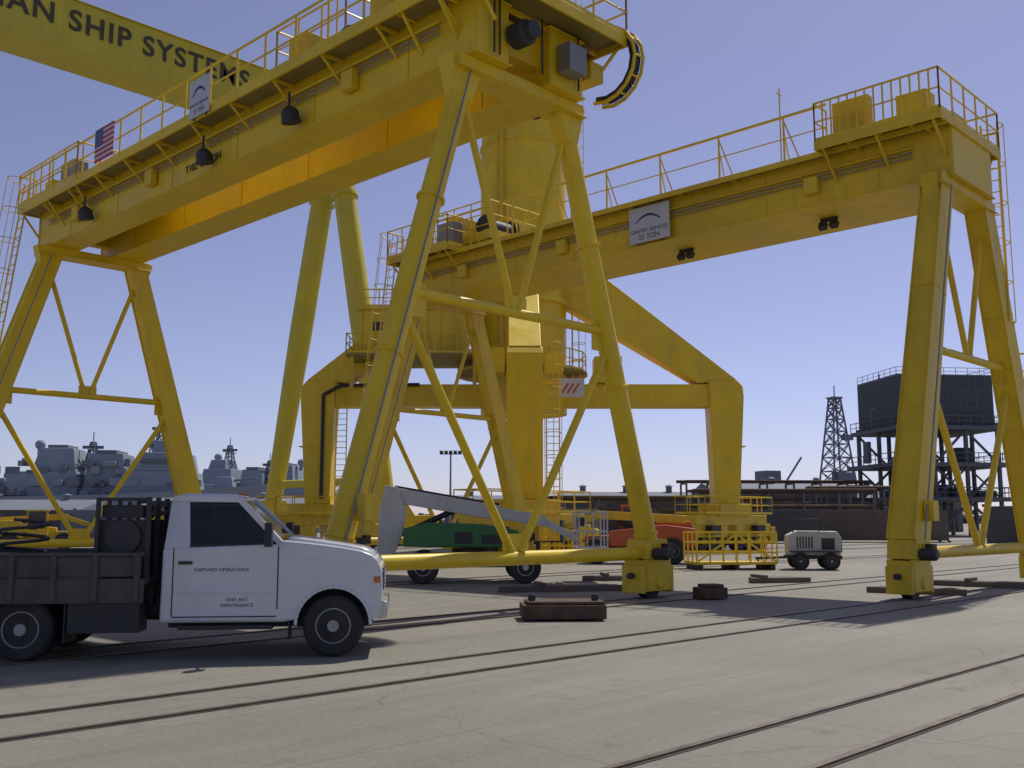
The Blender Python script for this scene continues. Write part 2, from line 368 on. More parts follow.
    o.lathe(D,(-.75,ty+.9,zt+.95),(1,0,0),[(0,.5),(.05,.5),(.06,.36),(1.3,.36),(1.31,.5),(1.36,.5)],22)
    o.bx(G,.75,1.3,ty+.5,ty+1.3,zt+.61,zt+1.35)
    o.lathe(G2,(.0,ty+2.1,zt+.85),(1,0,0),[(0,.22),(.1,.26),(.7,.26),(.8,.18)],16)
    o.bx(G,-1.35,-.35,ty+1.7,ty+2.4,zt+.61,zt+1.4)
    o.rail(Rl,[(-1.5,ty+tw+.1,zt+.6),(-1.5,ty-.1,zt+.6),(1.4,ty-.1,zt+.6),(1.4,ty+tw+.1,zt+.6),(-1.5,ty+tw+.1,zt+.6)],1.05,1.0,.024,toe=False)
    if twin:
        cy,cz=-.6,z0+.95
        pts=[(2.35,cy-.75*math.cos(a),cz+.75*math.sin(a)) for a in [math.radians(-110+22*i) for i in range(11)]]
        for a,b in zip(pts,pts[1:]): o.beam(D,a,b,.26,.10,up=(0,0,1) if abs(b[2]-a[2])<abs(b[1]-a[1]) else (0,1,0))
        for xx in(2.2,2.5):
            o.path(Rl,[(xx,cy-.85*math.cos(a),cz+.85*math.sin(a)) for a in [math.radians(-110+22*i) for i in range(11)]],.04,6)
        for a in [math.radians(-90+30*i) for i in range(6)]:
            o.tube(Rl,(2.2,cy-.85*math.cos(a),cz+.85*math.sin(a)),(2.5,cy-.85*math.cos(a),cz+.85*math.sin(a)),.025,n=6)
        o.bx(Y,1.63,2.05,-.7,.9,z0+.45,z0+.85); o.bx(G2,1.66,2.3,-.2,.5,z0+.86,z0+1.1); o.bx(D,1.75,2.25,.95,1.5,z0+.3,z0+.9)
        # motor, gearbox and cable drops at the near end
        o.lathe(D,(-.6,y0-.06,z0+.62),(0,-1,0),[(0,.26),(.35,.26),(.4,.18),(.55,.18)],18)
        o.bx(G2,.7,1.25,y0-.4,y0-.06,z0+.3,z0+.9)
        for q in(-1.2,-1.05,.2,1.35): o.tube(D,(q,y0-.08,z0+1.3),(q,y0-.08,z0+.1),.022,n=6)
        o.text('T102  25 TON',.30,(-1.6-.014,9.9,z0+.36),(R90,0,-R90),CHARC)
    return o
oA=gantry(14.6,14.0,10.72,True,('t',.215),('b',.66,.5)); oA.done()
oB=gantry(26.9,9.6,10.34,False,('b',.74,.6),('b',.6,.5)); oB.done()
# ------------------------------------------------------------------ signs and flag
def sign(name,x,y,z,w,h,kind):
    o=Obj(name,(x,y,z)); P=o.p('panel',SIGNW,.005); F=o.p('frame',DARK)
    o.box(P,(0,0,0),(.03,w,h))
    for s in(-1,1): o.box(F,(.03,s*w*.3,0),(.03,.04,h+.1))
    rot=(R90,0,-R90)
    K=o.p('logo',SBLU); pts=[(-.02,w*.35-i*w*.07,h*.05+math.sin(i*.33)*h*.2) for i in range(10)]
    for i,(a,b) in enumerate(zip(pts,pts[1:])): o.beam(K,a,b,.01,.02+.05*h*math.sin(i*.35))
    o.text('GANTRY SERVICES',.11*w/1.0,(-.018,0,-h*.18),rot,SBLU,ex=.002)
    o.text('25 TON',.15*w,(-.018,0,-h*.36),rot,CHARC,ex=.002)
    o.done()
sign('sign_board',12.28,22.9,12.40,1.0,1.0,'swoosh')
sign('sign_board',25.36,18.5,10.98,1.55,1.15,'swoosh')
o=Obj('us_flag',(12.28,28.4,12.65)); r_=o.p('red_stripes',SRED); w_=o.p('white_stripes',SIGNW); b_=o.p('canton',SBLU); st=o.p('stars',SIGNW)
for i in range(13):
    o.box(r_ if i%2==0 else w_,(0,0,.5-.0385-i*.0769),(.02,1.2,.0768))
o.box(b_,(-.012,.345,.23),(.012,.51,.54))
for i in range(5):
    for j in range(6): o.box(st,(-.02,.56-j*.085,.43-i*.1),(.005,.03,.03))
o.done()
# ------------------------------------------------------------------ portal tower crane
def portal():
    o=Obj('portal_tower_crane',cw(.6,60),VROT)
    Y=o.p('portal_frame',YEL,.04); T=o.p('portal_ties',YEL); C=o.p('tower_column',YEL); D=o.p('wheels',DARK); F=o.p('bogies',YEL2,.03); Rl=o.p('handrails',YEL); W=o.p('platforms',GRAT); G=o.p('machinery_house',YEL,.03); K=o.p('hatches_and_windows',DARK); S=o.p('sign_panel',SIGNW); S2=o.p('sign_mark',SRED); PM=o.p('piping',YEL2)
    rd=V((.6947,.7193,0))
    for ax,s in(('y',1),('y',-1),('x',1),('x',-1)):
        leg=[(s*11.15,2.7),(s*12.55,2.7),(s*12.95,8.9),(s*12.9,9.5),(s*12.6,9.85),(s*10.9,9.85),(s*10.95,8.9)]
        chev=[(s*2.0,14.7),(s*2.0,17.0),(s*4.6,16.3),(s*12.62,9.87),(s*10.3,9.72)]
        o.prism(Y,leg,-.85,.85,ax); o.prism(Y,chev,-.78,.78,ax)
        if ax=='y': o.bx(T,s*.5,s*11.0,-.7,.7,8.35,9.65)
        else: o.bx(T,-.7,.7,s*.5,s*11.0,8.38,9.62)
        c=V((s*11.85,0,0)) if ax=='y' else V((0,s*11.85,0))
        M=Matrix.Rotation(math.atan2(rd.y,rd.x),3,'Z')
        o.box(F,c+V((0,0,2.35)),(3.4,1.5,.7),M)
        o.box(F,c+V((0,0,1.75)),(7.6,1.0,.6),M)
        for k in(-1,1):
            cc=c+rd*k*2.4
            o.box(F,cc+V((0,0,1.15)),(3.8,.9,.75),M)
            for q in(-1.3,-.45,.45,1.3):
                wc=cc+rd*q; nn=V((-rd.y,rd.x,0))
                o.lathe(D,wc-nn*.3+V((0,0,.5)),nn,[(0,.48),(.6,.48)],18)
                o.lathe(F,wc-nn*.52+V((0,0,.55)),nn,[(0,.14),(.2,.22)],12)
            o.box(F,cc+rd*k*2.1+V((0,0,.9)),(.4,1.1,.9),M)
            o.box(D,cc+V((rd.y*.75,-rd.x*.75,1.2)),(.9,.4,.5),M)
        P2=[c+rd*a+V((-rd.y,rd.x,0))*b+V((0,0,2.1)) for a,b in((-3.6,-1),(3.6,-1),(3.6,1),(-3.6,1),(-3.6,-1))]
        o.rail(Rl,P2,1.0,1.2,.03)
        if ax=='y':
            o.bx(T,s*11.0-.03,s*11.0+.03,-.87,.87,8.3,9.86)
            o.box(T,(s*12.0,0,6.0),(1.95,1.76,.05))
    o.lathe(C,(.1,0,0),(0,0,1),[(7.9,2.55),(14.3,2.55),(14.31,2.8),(14.6,2.8),(14.61,2.6),(24,2.58),(24.01,2.66),(24.2,2.66),(24.21,2.56),(33.8,2.5),(34,2.9),(35,2.9)],40)
    for z in(18.5,29.0): o.lathe(C,(.1,0,z),(0,0,1),[(0,2.57),(.02,2.64),(.2,2.64),(.22,2.57)],40,False)
    o.tube(PM,(-1.2,-2.5,10),(-1.2,-2.5,33),.09); o.tube(PM,(-1.5,-2.35,10),(-1.5,-2.35,33),.06)
    o.frus(G,(0,-1.5,35.1),(6,10),(5.6,9.4),3.6)
    o.box(Y,(0,9,36.5),(1.8,16,1.8))
    o.ladder(Rl,(2.95,-.9,34),(2.95,-.9,10),.6,(0,1,0),True,(1,-.3,0),.035)
    o.bx(G,-9.3,-3.2,-2.6,.6,11.3,13.7); o.bx(G,-9.5,-3.0,-2.8,.8,13.7,13.85); o.bx(G,-5.0,-3.2,-2.2,.3,13.86,14.8)
    o.bx(W,-9.9,-2.4,-3.6,1.4,10.9,11.05); o.rail(Rl,[(-2.4,-3.6,11.05),(-9.9,-3.6,11.05),(-9.9,1.4,11.05)],1.1,1.2,.035)
    for x in(-9.6,-2.7): o.bx(PM,x-.1,x+.1,-3.4,-3.2,9.0,10.9)
    o.rail(Rl,[(-3.0,-2.8,13.85),(-9.5,-2.8,13.85)],1.0,1.2,.035)
    for x in(-8.6,-6.6): o.bx(K,x,x+.7,-2.63,-2.6,12.5,13.0)
    for i in range(8): o.bx(PM,-9.2+i*.75,-9.12+i*.75,-2.64,-2.605,11.3,13.7)
    o.bx(PM,-4.3,-3.5,-2.63,-2.6,11.35,13.2)
    o.lathe(W,(0,0,10.2),(0,0,1),[(0,3.9),(.12,3.9)],24)
    ring=[(3.8*math.cos(a),3.8*math.sin(a),10.35) for a in [i*math.pi/8 for i in range(17)]]
    o.rail(Rl,ring,1.1,1.3,.035)
    o.ladder(Rl,(1.3,-12.9,9.9),(1.3,-12.9,2.6),.6,(1,0,0),True,(0,-1,0),.035)
    o.ladder(Rl,(-10.5,-.95,9.9),(-10.5,-.95,2.6),.6,(1,0,0),False,(0,-1,0),.035)
    o.path(K,[(-11.6,-.95,3),(-11.6,-.95,9.0),(-10.6,-.95,9.55),(-6,-.95,9.6)],.1,8)
    o.bx(S,1.55,2.8,-12.56,-12.53,7.45,8.35); o.bx(PM,.8,2.7,-12.52,-12.46,8.1,8.2); o.bx(PM,.8,2.7,-12.52,-12.46,7.6,7.7)
    for k in(-.25,0,.25): o.beam(S2,(2.0+k,-12.565,7.65),(2.3+k,-12.565,8.1),.01,.08)
    for (x,y,w,d,h) in((4.2,-1.4,1.6,1.6,1.5),(-2.2,-5.2,1.2,1.2,1.4),(1.2,-5.6,1.0,1.4,1.0)): o.bx(G,x,x+w,y,y+d,9.7,9.7+h)
    return o
portal().done()
# ------------------------------------------------------------------ goliath gantry
o=Obj('gantry_crane',(44.6,62,0))
Y=o.p('box_girder',YEL3,.03); L=o.p('legs',YEL3); D=o.p('wheels',DARK); F=o.p('bogies',YEL2,.03)
o.bx(Y,-88,4.5,-1.3,1.3,30.2,33.6); o.bx(Y,-88.1,4.6,-1.45,1.45,33.6,33.66); o.bx(Y,-88.1,4.6,-1.45,1.45,30.14,30.2)
for i in range(16): o.bx(Y,-84+i*5.7,-83.95+i*5.7,-1.315,-1.3,30.2,33.6)
for x in(0,-82):
    o.frus(L,(x,0,27.6),(2.0,3.8),(3.4,2.6),2.5)
    for s in(-1,1):
        o.lathe(L,(x,s*.95,28),V((0,s*6.2,-25.9)),[(0,.82),(12,.86),(26.6,.62)],24)
        d=V((0,s*6.2,-25.9)).normalized()
        o.lathe(L,V((x,s*.95,28))+d*2.0,d,[(0,.84),(.02,1.0),(.3,1.0),(.32,.84)],24)
        o.bx(F,x-4,x+4,s*7.15-.8,s*7.15+.8,1.1,2.1); o.frus(F,(x,s*7.15,2.1),(3.5,1.6),(1.6,1.4),1.2)
        for q in(-3.3,-2.1,-.9,.9,2.1,3.3): o.lathe(D,(x+q,s*7.15-.4,.5),(0,1,0),[(0,.48),(.8,.48)],16)
    o.tube(L,(x,-6,4.5),(x,6,4.5),.3,n=14)
cu=o.text('NORTHROP GRUMMAN SHIP SYSTEMS',1.85,(36.3-44.6,-1.34,32.25),(R90,0,0),CHARC,align='RIGHT',ex=.02,sx=1.0,sp=1.14); cu.offset=.03
o.done()
# ------------------------------------------------------------------ flatbed truck
def truck():
    o=Obj('flatbed_truck',cw(-2.36,14.12),VROT+math.radians(6.0))
    Bd=o.p('body',WHT,.065); Cb=o.p('cab_roof',WHT,.055); Pl=o.p('pillars',WHT,.01); Gl=o.p('windows',GLS); K=o.p('trim',PLAST,.008)
    T=o.p('tires',BLK); Ri=o.p('rims',RIM); Ch=o.p('bumper',CHR,.03); Fr=o.p('chassis',DARK,.01); Be=o.p('flatbed',BEDG,.01); Gp=o.p('panel_gaps',PLAST); Se=o.p('seats',CLOTH,.04)
    ra,zc=.46,.40
    arch=[(ra*math.cos(math.radians(a)),zc+ra*math.sin(math.radians(a))) for a in range(6,175,12)]
    poly=[(-.5,.46)]+[(x,z) for x,z in arch[::-1]]+[(.49,.46),(.56,.47),(.60,.62),(.615,.9),(.60,1.08),(.55,1.2),(.46,1.275),(.32,1.325),(.1,1.365),(-.15,1.40),(-.4,1.43),(-.66,1.455),(-.70,1.41),(-2.13,1.36),(-2.14,.44),(-.62,.44)]
    o.prism(Bd,poly,-.95,.95)
    o.prism(Cb,[(.50,1.0),(.53,1.2),(.47,1.30),(.34,1.36),(.1,1.405),(-.15,1.445),(-.4,1.48),(-.64,1.505),(-.64,1.2)],-.64,.64)
    for s in(-1,1):
        ar=[(ra*1.02*math.cos(math.radians(a)),zc+ra*1.02*math.sin(math.radians(a))) for a in range(0,181,9)]
        for a,b in zip(ar,ar[1:]): o.beam(Pl,(a[0],s*.945,a[1]),(b[0],s*.945,b[1]),.05,.04,up=(0,0,1) if abs(b[0]-a[0])>abs(b[1]-a[1]) else (1,0,0))
        vs=[];fs=[]
        ar=[((ra-.006)*math.cos(math.radians(a)),zc+(ra-.006)*math.sin(math.radians(a))) for a in range(0,181,12)]
        for x,z in ar: vs+= [(x,s*.93,z),(x,s*.45,z)]
        for i in range(len(ar)-1): fs.append((2*i,2*i+1,2*i+3,2*i+2))
        o.add(Fr,vs,fs)
        o.prism(Fr,ar,s*.45,s*.44)
        y=s*.9515
        o.bx(Gp,-2.0,-1.985,y-.003,y+.003,.52,1.36); o.bx(Gp,-.71,-.695,y-.003,y+.003,.60,1.38)
        o.bx(Gp,-1.985,-.71,y-.003,y+.003,.505,.52)
        o.bx(Gp,-2.1,-2.04,y-.002,y+.002,.86,.99) if s>0 else None
        o.bx(Pl,-1.98,-.72,s*.95-.008,s*.95+.008,.80,.83); o.bx(Pl,-2.1,-.5,s*.95-.01,s*.95+.01,.47,.50)
        o.bx(K,-1.93,-1.76,s*.955-.02,s*.955+.02,1.16,1.2)
        o.beam(Pl,(-.66,s*.945,1.25),(.42,s*.945,1.16),.02,.03)
        def yy(z): return s*(.925-(z-1.36)/.64*.165)
        A0=(-.68,yy(1.42),1.42);A1=(-1.24,yy(1.98),1.99)
        o.beam(Pl,A0,A1,.06,.075)
        o.beam(Pl,(-1.24,yy(1.98),1.975),(-2.05,yy(1.98),1.985),.05,.08)
        o.beam(K,(-.80,yy(1.42),1.415),(-1.80,yy(1.40),1.385),.03,.035)
        vs=[(-1.80,yy(1.36),1.36),(-2.12,yy(1.36),1.36),(-2.08,yy(1.98),1.98),(-1.86,yy(1.98),1.98)]
        vs+=[(x,y2-s*.06,z) for x,y2,z in vs]
        o.add(Pl,vs,[(0,1,2,3),(7,6,5,4),(0,4,5,1),(1,5,6,2),(2,6,7,3),(3,7,4,0)])
        o.add(Gl,[(-.74,yy(1.42)-s*.02,1.40),(-1.84,yy(1.39)-s*.02,1.38),(-1.88,yy(1.95)-s*.02,1.96),(-1.27,yy(1.95)-s*.02,1.96)],[(0,1,2,3)])
        o.beam(K,(-.74,yy(1.42),1.45),(-1.25,yy(1.94),1.95),.02,.03)
        o.beam(K,(-.86,s*.93,1.44),(-.80,s*1.13,1.46),.03,.03); o.box(K,(-.80,s*1.18,1.53),(.09,.17,.30))
        o.bx(K,.55,.62,s*.66-.18,s*.66+.18,.86,1.06); o.bx(o.p('marker_lens',AMB),.50,.585,s*.935-.02,s*.935+.02,.92,1.0)
        o.wheel(T,Ri,(0,s*.815,.385),.385,.245,(0,1,0),s)
        o.wheel(T,Ri,(-3.75,s*.93,.385),.385,.235,(0,1,0),s); o.wheel(T,Ri,(-3.75,s*.66,.385),.385,.235,(0,1,0),s)
        for k in range(8):
            a=k*math.pi/4
            for cx,yo in((0,.925),(-3.75,1.03)):
                o.lathe(Fr,(cx+.12*math.cos(a),s*(yo-.03),.385+.12*math.sin(a)),(0,s,0),[(0,.02),(.03,.02)],8)
                o.lathe(Fr,(cx+.175*math.cos(a+.4),s*(yo-.035),.385+.175*math.sin(a+.4)),(0,s,0),[(0,.024),(.026,.024)],8)
        o.bx(K,-.56,-.54,s*.8-.14,s*.8+.14,.22,.5)
        o.bx(Fr,-6.0,.45,s*.42-.05,s*.42+.05,.5,.72)
        o.bx(K,-1.9,-.75,s*.9-.12,s*.9+.1,.36,.41)
        o.bx(Be,-5.9,-2.3,s*1.12-.03,s*1.12+.03,.70,1.0)
        o.bx(Be,-5.85,-2.34,s*1.12-.02,s*1.12+.02,1.02,1.27)
        for k in range(8): o.bx(Be,-5.85+k*.49,-5.78+k*.49,s*1.15-.03,s*1.15+.03,.72,1.30)
        o.bx(Be,-5.88,-2.31,s*1.14-.035,s*1.14+.035,1.27,1.315)
        o.bx(Fr,-3.2,-2.35,s*.86-.22,s*.86+.22,.34,.70); o.bx(Fr,-5.4,-4.35,s*.86-.2,s*.86+.2,.4,.7)
        o.bx(K,-4.3,-4.28,s*.85-.22,s*.85+.22,.2,.7); o.bx(K,-3.24,-3.22,s*.85-.24,s*.85+.24,.22,.7)
    o.bx(Fr,-2.1,.48,-.6,.6,.35,.6); o.bx(Fr,-5.8,-2.3,-.6,.6,.62,.9)
    o.add(Gl,[(-.66,-.86,1.44),(-.66,.86,1.44),(-1.23,.74,1.97),(-1.23,-.74,1.97)],[(0,1,2,3)])
    o.add(Gl,[(-2.11,-.7,1.40),(-2.11,.7,1.40),(-2.07,.66,1.95),(-2.07,-.66,1.95)],[(0,1,2,3)])
    o.bx(Pl,-2.13,-2.07,-.88,.88,1.34,1.42)
    o.frus(Cb,(-1.65,0,1.965),(.86,1.56),(.68,1.36),.085)
    for s in(-.3,-.15,0,.15,.3): o.bx(o.parts['marker_lens'],-1.32,-1.26,s-.03,s+.03,2.045,2.07)
    o.beam(Gp,(-.7,-.8,1.46),(-1.0,-.3,1.52),.02,.02)
    for s in(-.42,.42):
        o.bx(Se,-1.75,-1.2,s-.27,s+.27,.95,1.15); o.bx(Se,-1.95,-1.78,s-.26,s+.26,1.1,1.68); o.bx(Se,-1.93,-1.82,s-.13,s+.13,1.7,1.9)
    o.bx(Se,-1.0,-.7,-.85,.85,1.2,1.44)
    o.prism(Ch,[(.56,.46),(.67,.48),(.685,.58),(.67,.68),(.58,.70)],-.92,.92)
    o.bx(K,.60,.625,-.42,.42,.8,1.08)
    for i in range(5): o.bx(Ch,.62,.635,-.4,.4,.83+i*.05,.845+i*.05)
    o.bx(Be,-5.9,-2.3,-1.089,1.089,.92,1.0); o.bx(Be,-5.93,-5.88,-1.15,1.15,.8,1.27)
    o.bx(Fr,-2.92,-2.36,-.92,.92,1.02,1.72)
    for s in(-.98,-.5,0,.5,.98):
        o.bx(Fr,-2.34,-2.28,s-.03,s+.03,1.0,2.0); o.bx(Fr,-2.95,-2.9,s-.025,s+.025,1.0,1.97)
    for z in(1.8,1.92): o.bx(Fr,-2.35,-2.29,-.94,.94,z-.03,z+.03)
    o.bx(Fr,-2.95,-2.29,-1.0,-.95,1.95,1.99); o.bx(Fr,-2.95,-2.29,.95,1.0,1.95,1.99)
    o.bx(Fr,-2.9,-2.4,-.9,-.3,1.74,1.9); o.lathe(Fr,(-2.62,-.85,1.5),(0,1,0),[(-.12,.22),(0,.22)],16)
    for i in range(4): o.tube(Fr,(-4.9,-.5+i*.27,1.15),(-3.4,-.5+i*.27,1.15),.12,n=14)
    o.bx(Be,-5.6,-5.0,-.9,.9,1.0,1.45)
    hose=[(-3.9+.32*math.cos(a*.7),-.75+.2*math.sin(a*.7),1.3+.02*a) for a in range(22)]
    o.path(K,hose,.025,6)
    o.text('SHIPYARD OPERATIONS',.062,(-1.40,-.953,1.09),(R90,0,0),CHARC,ex=.001)
    o.text('UNIT 4417',.058,(-1.2,-.953,.72),(R90,0,0),CHARC,ex=.001,part='unit_number')
    o.text('MAINTENANCE',.058,(-1.2,-.953,.65),(R90,0,0),CHARC,ex=.001,part='department')
    return o
truck().done()
# ------------------------------------------------------------------ boom lift
def boomlift(X,Y,rz):
    o=Obj('boom_lift',cw(X,Y),VROT+rz); Gn=o.p('chassis',GRN,.04); Bm=o.p('boom',WHT2,.02); T=o.p('tires',BLK); Ri=o.p('rims',WHT2); D=o.p('fittings',DARK); Bk=o.p('basket',WHT2)
    o.bx(Gn,-1.7,1.6,-.55,.55,.42,.82); o.bx(Gn,-1.95,-1.5,-.45,.45,.5,.75); o.bx(Gn,1.4,1.8,-.45,.45,.5,.75)
    for x in(-1.45,1.35):
        o.tube(D,(x,-.9,.44),(x,.9,.44),.1)
        for s in(-1,1): o.wheel(T,Ri,(x,s*.95,.44),.44,.32,(0,1,0),s,.52)
    o.lathe(D,(-.1,0,.82),(0,0,1),[(0,.55),(.12,.55)],24)
    o.prism(Gn,[(-2.0,1.0),(1.15,.96),(1.3,1.15),(1.15,1.45),(.2,1.62),(-1.3,1.66),(-2.0,1.5)],-1.0,-.32)
    o.prism(Gn,[(-2.0,1.0),(1.15,.96),(1.3,1.15),(1.15,1.4),(.2,1.5),(-1.3,1.6),(-2.0,1.45)],.32,1.0)
    o.bx(D,-.6,-.1,-1.005,-.99,1.08,1.4); o.bx(D,.15,.8,-1.005,-.99,1.08,1.32)
    o.prism(Bm,[(-2.75,.75),(-2.3,.72),(-2.05,1.3),(-1.95,2.0),(-2.2,2.65),(-2.55,2.7),(-2.7,2.0)],-.25,.25)
    o.beam(Bm,(-2.4,0,2.45),(.7,0,1.92),.34,.42); o.beam(Bm,(.5,0,1.95),(2.0,0,1.70),.26,.32); o.beam(Bm,(1.9,0,1.72),(2.9,0,1.2),.16,.2)
    o.tube(D,(-1.9,0,1.4),(-.6,0,2.0),.09); o.path(D,[(-2.3,.24,2.68),(-.8,.24,2.42),(.7,.24,2.17)],.04,6)
    for z in(.95,1.4,1.95): o.path(Bk,[(2.9,-.6,z),(3.7,-.6,z),(3.7,.6,z),(2.9,.6,z),(2.9,-.6,z)],.028,6)
    for x,y in((2.9,-.6),(3.7,-.6),(3.7,.6),(2.9,.6),(3.3,-.6),(3.3,.6),(2.9,0),(3.7,0)): o.tube(Bk,(x,y,.85),(x,y,1.95),.025,n=6)
    o.bx(D,2.88,3.72,-.62,.62,.82,.87); o.bx(D,2.95,3.1,-.3,.3,1.55,1.8)
    return o
boomlift(-1.05,29.3,math.radians(4)).done()
# ------------------------------------------------------------------ telehandler
def tele(name,X,Y,rz,paint,boomup=1.0):
    o=Obj(name,cw(X,Y),VROT+rz); B=o.p('body',paint,.04); T=o.p('tires',BLK); Ri=o.p('rims',GREY); D=o.p('fittings',DARK); Bm=o.p('boom',YEL2,.02); G=o.p('cab_glass',GLS); C=o.p('cab_frame',paint,.01)
    o.bx(B,-2.2,2.0,-.5,.5,.6,1.1); o.prism(B,[(-2.4,.7),(-.7,.7),(-.7,1.5),(-1.2,1.75),(-2.2,1.7),(-2.4,1.4)],-1.0,-.3); o.prism(B,[(-2.4,.7),(1,.7),(1,1.3),(-1.2,1.55),(-2.4,1.4)],.35,1.0)
    for x in(-1.5,1.5):
        o.tube(D,(x,-.9,.52),(x,.9,.52),.12)
        for s in(-1,1): o.wheel(T,Ri,(x,s*1.0,.52),.52,.38,(0,1,0),s,.5)
    for x,y in((-.6,-1.0),(.55,-1.0),(-.6,-.32),(.55,-.32)): o.tube(C,(x,y,1.0),(x*.9,y,2.3),.04,n=6)
    o.bx(C,-.65,.6,-1.05,-.28,2.28,2.36); o.bx(C,-.65,.6,-1.02,-.3,.8,1.2); o.bx(G,-.5,.45,-.99,-.97,1.25,2.2); o.bx(D,-.45,0,-.85,-.5,1.2,1.85)
    o.beam(Bm,(-2.1,0.05,1.75),(1.6,.05,1.75+boomup*.35),.3,.34); o.beam(Bm,(1.4,.05,1.75+boomup*.33),(2.9,.05,1.2+boomup*.4),.22,.26)
    o.bx(D,2.9,3.0,-.6,.6,.6+boomup*.4,1.5+boomup*.4)
    for s in(-.35,.35): o.bx(D,3.0,4.1,s-.06,s+.06,.6+boomup*.4,.65+boomup*.4)
    o.tube(D,(-.4,.05,1.1),(.9,.05,1.85),.08)
    return o
tele('telehandler',5.0,42.0,math.radians(172),RED,.6).done()
tele('telehandler',-28.5,62,math.radians(20),YEL2,.6).done()
tele('telehandler',-15.8,50,math.radians(200),YEL2,.2).done()
tele('telehandler',13.0,66,math.radians(30),YEL,.8).done()
# ------------------------------------------------------------------ yellow work cage
def cage(X,Y,rz,L=1.45):
    o=Obj('work_platform_cage',cw(X,Y),VROT+rz); P=o.p('rails',YEL); D=o.p('deck',YEL2,.01); W=o.p('skids',DARK)
    o.bx(D,-L,L,-.8,.8,.18,.28)
    for x in(-L+.15,0,L-.15): o.bx(W,x-.08,x+.08,-.8,.8,0,.18)
    for z in(.6,.95,1.3): o.path(P,[(-L,-.8,z),(L,-.8,z),(L,.8,z),(-L,.8,z),(-L,-.8,z)],.035,6)
    for i in range(7):
        x=-L+i*L/3
        for y in(-.8,.8): o.tube(P,(x,y,.25),(x,y,1.3),.03,n=6)
    for y in(-.3,.3):
        for x in(-L,L): o.tube(P,(x,y,.25),(x,y,1.3),.03,n=6)
    o.beam(P,(-L+.05,-.8,.3),(0,-.8,1.25),.03,.06); o.beam(P,(L-.05,-.8,.3),(0,-.8,1.25),.03,.06)
    o.done()
cage(7.8,37.0,math.radians(6)); cage(2.6,46,math.radians(-10),1.2)
# ------------------------------------------------------------------ generator trailer
def genset(X,Y,rz,M_=GGRY):
    o=Obj('generator_trailer',cw(X,Y),VROT+rz); B=o.p('housing',M_,.05); T=o.p('tires',BLK); Ri=o.p('rims',GREY); D=o.p('chassis',DARK,.01)
    o.bx(D,-.95,.95,-.45,.45,.38,.5); o.prism(B,[(-.9,.5),(.9,.5),(.95,1.1),(.8,1.34),(-.55,1.36),(-.9,1.2)],-.5,.5)
    for x in(-.5,.55):
        for s in(-1,1): o.wheel(T,Ri,(x,s*.62,.3),.3,.2,(0,1,0),s,.5)
    o.beam(D,(-.95,0,.42),(-2.0,0,.38),.08,.08); o.tube(D,(-1.9,0,.4),(-1.9,0,0),.04); o.tube(D,(.5,.2,1.3),(.5,.2,1.7),.05)
    for i in range(6): o.bx(D,-.6+i*.1,-.55+i*.1,-.512,-.5,.75,1.15)
    o.bx(D,.25,.7,-.512,-.5,.7,1.1); o.bx(D,.953,.975,-.35,.35,.6,1.1)
    for s in(-1,1): o.prism(D,[(-.85,.62),(.9,.62),(.9,.66),(-.85,.66)],s*.5,s*.74)
    o.path(D,[(-.7,-.4,1.3),(-.7,-.4,1.75),(.2,-.4,1.75),(.2,-.4,1.3)],.03,6)
    return o
genset(10.7,36.8,math.radians(-8)).done()
# ------------------------------------------------------------------ steel blocks
o=Obj('steel_ballast_block',cw(.88,18.2),VROT+math.radians(4)); P=o.p('block',RUST,.02); Q=o.p('lifting_lugs',DARK,.01)
o.bx(P,-.72,.72,-.42,.42,.03,.27); o.bx(P,-.64,.70,-.38,.40,.275,.33); o.bx(Q,-.6,-.5,-.45,.45,0,.03); o.bx(Q,.5,.6,-.45,.45,0,.03)
for x in(-.55,.55): o.lathe(Q,(x,-.2,.38),(0,1,0),[(0,.07),(.04,.07)],14)
o.done()
o=Obj('steel_ballast_block',cw(4.35,22.8),VROT+math.radians(20)); P=o.p('block',RUST,.02); o.bx(P,-.3,.3,-.25,.25,.02,.26); o.bx(P,-.2,.24,-.2,.2,.262,.33); o.done()
for (X,Y,L,a) in((1.2,25.5,3.2,12),(9.6,24.6,2.2,-30),(12.5,27,3,-38),(3.2,30,2.4,5),(7.4,29,1.8,15)):
    o=Obj('timber_dunnage',cw(X,Y),VROT+math.radians(a)); P=o.p('planks',BRN,.01)
    for i in range(3): o.bx(P,-L/2+.1*i,L/2-.15*i,-.3+i*.22,-.12+i*.22,.0,.14)
    o.bx(P,-.6,-.45,-.35,.4,.142,.22)
    o.done()
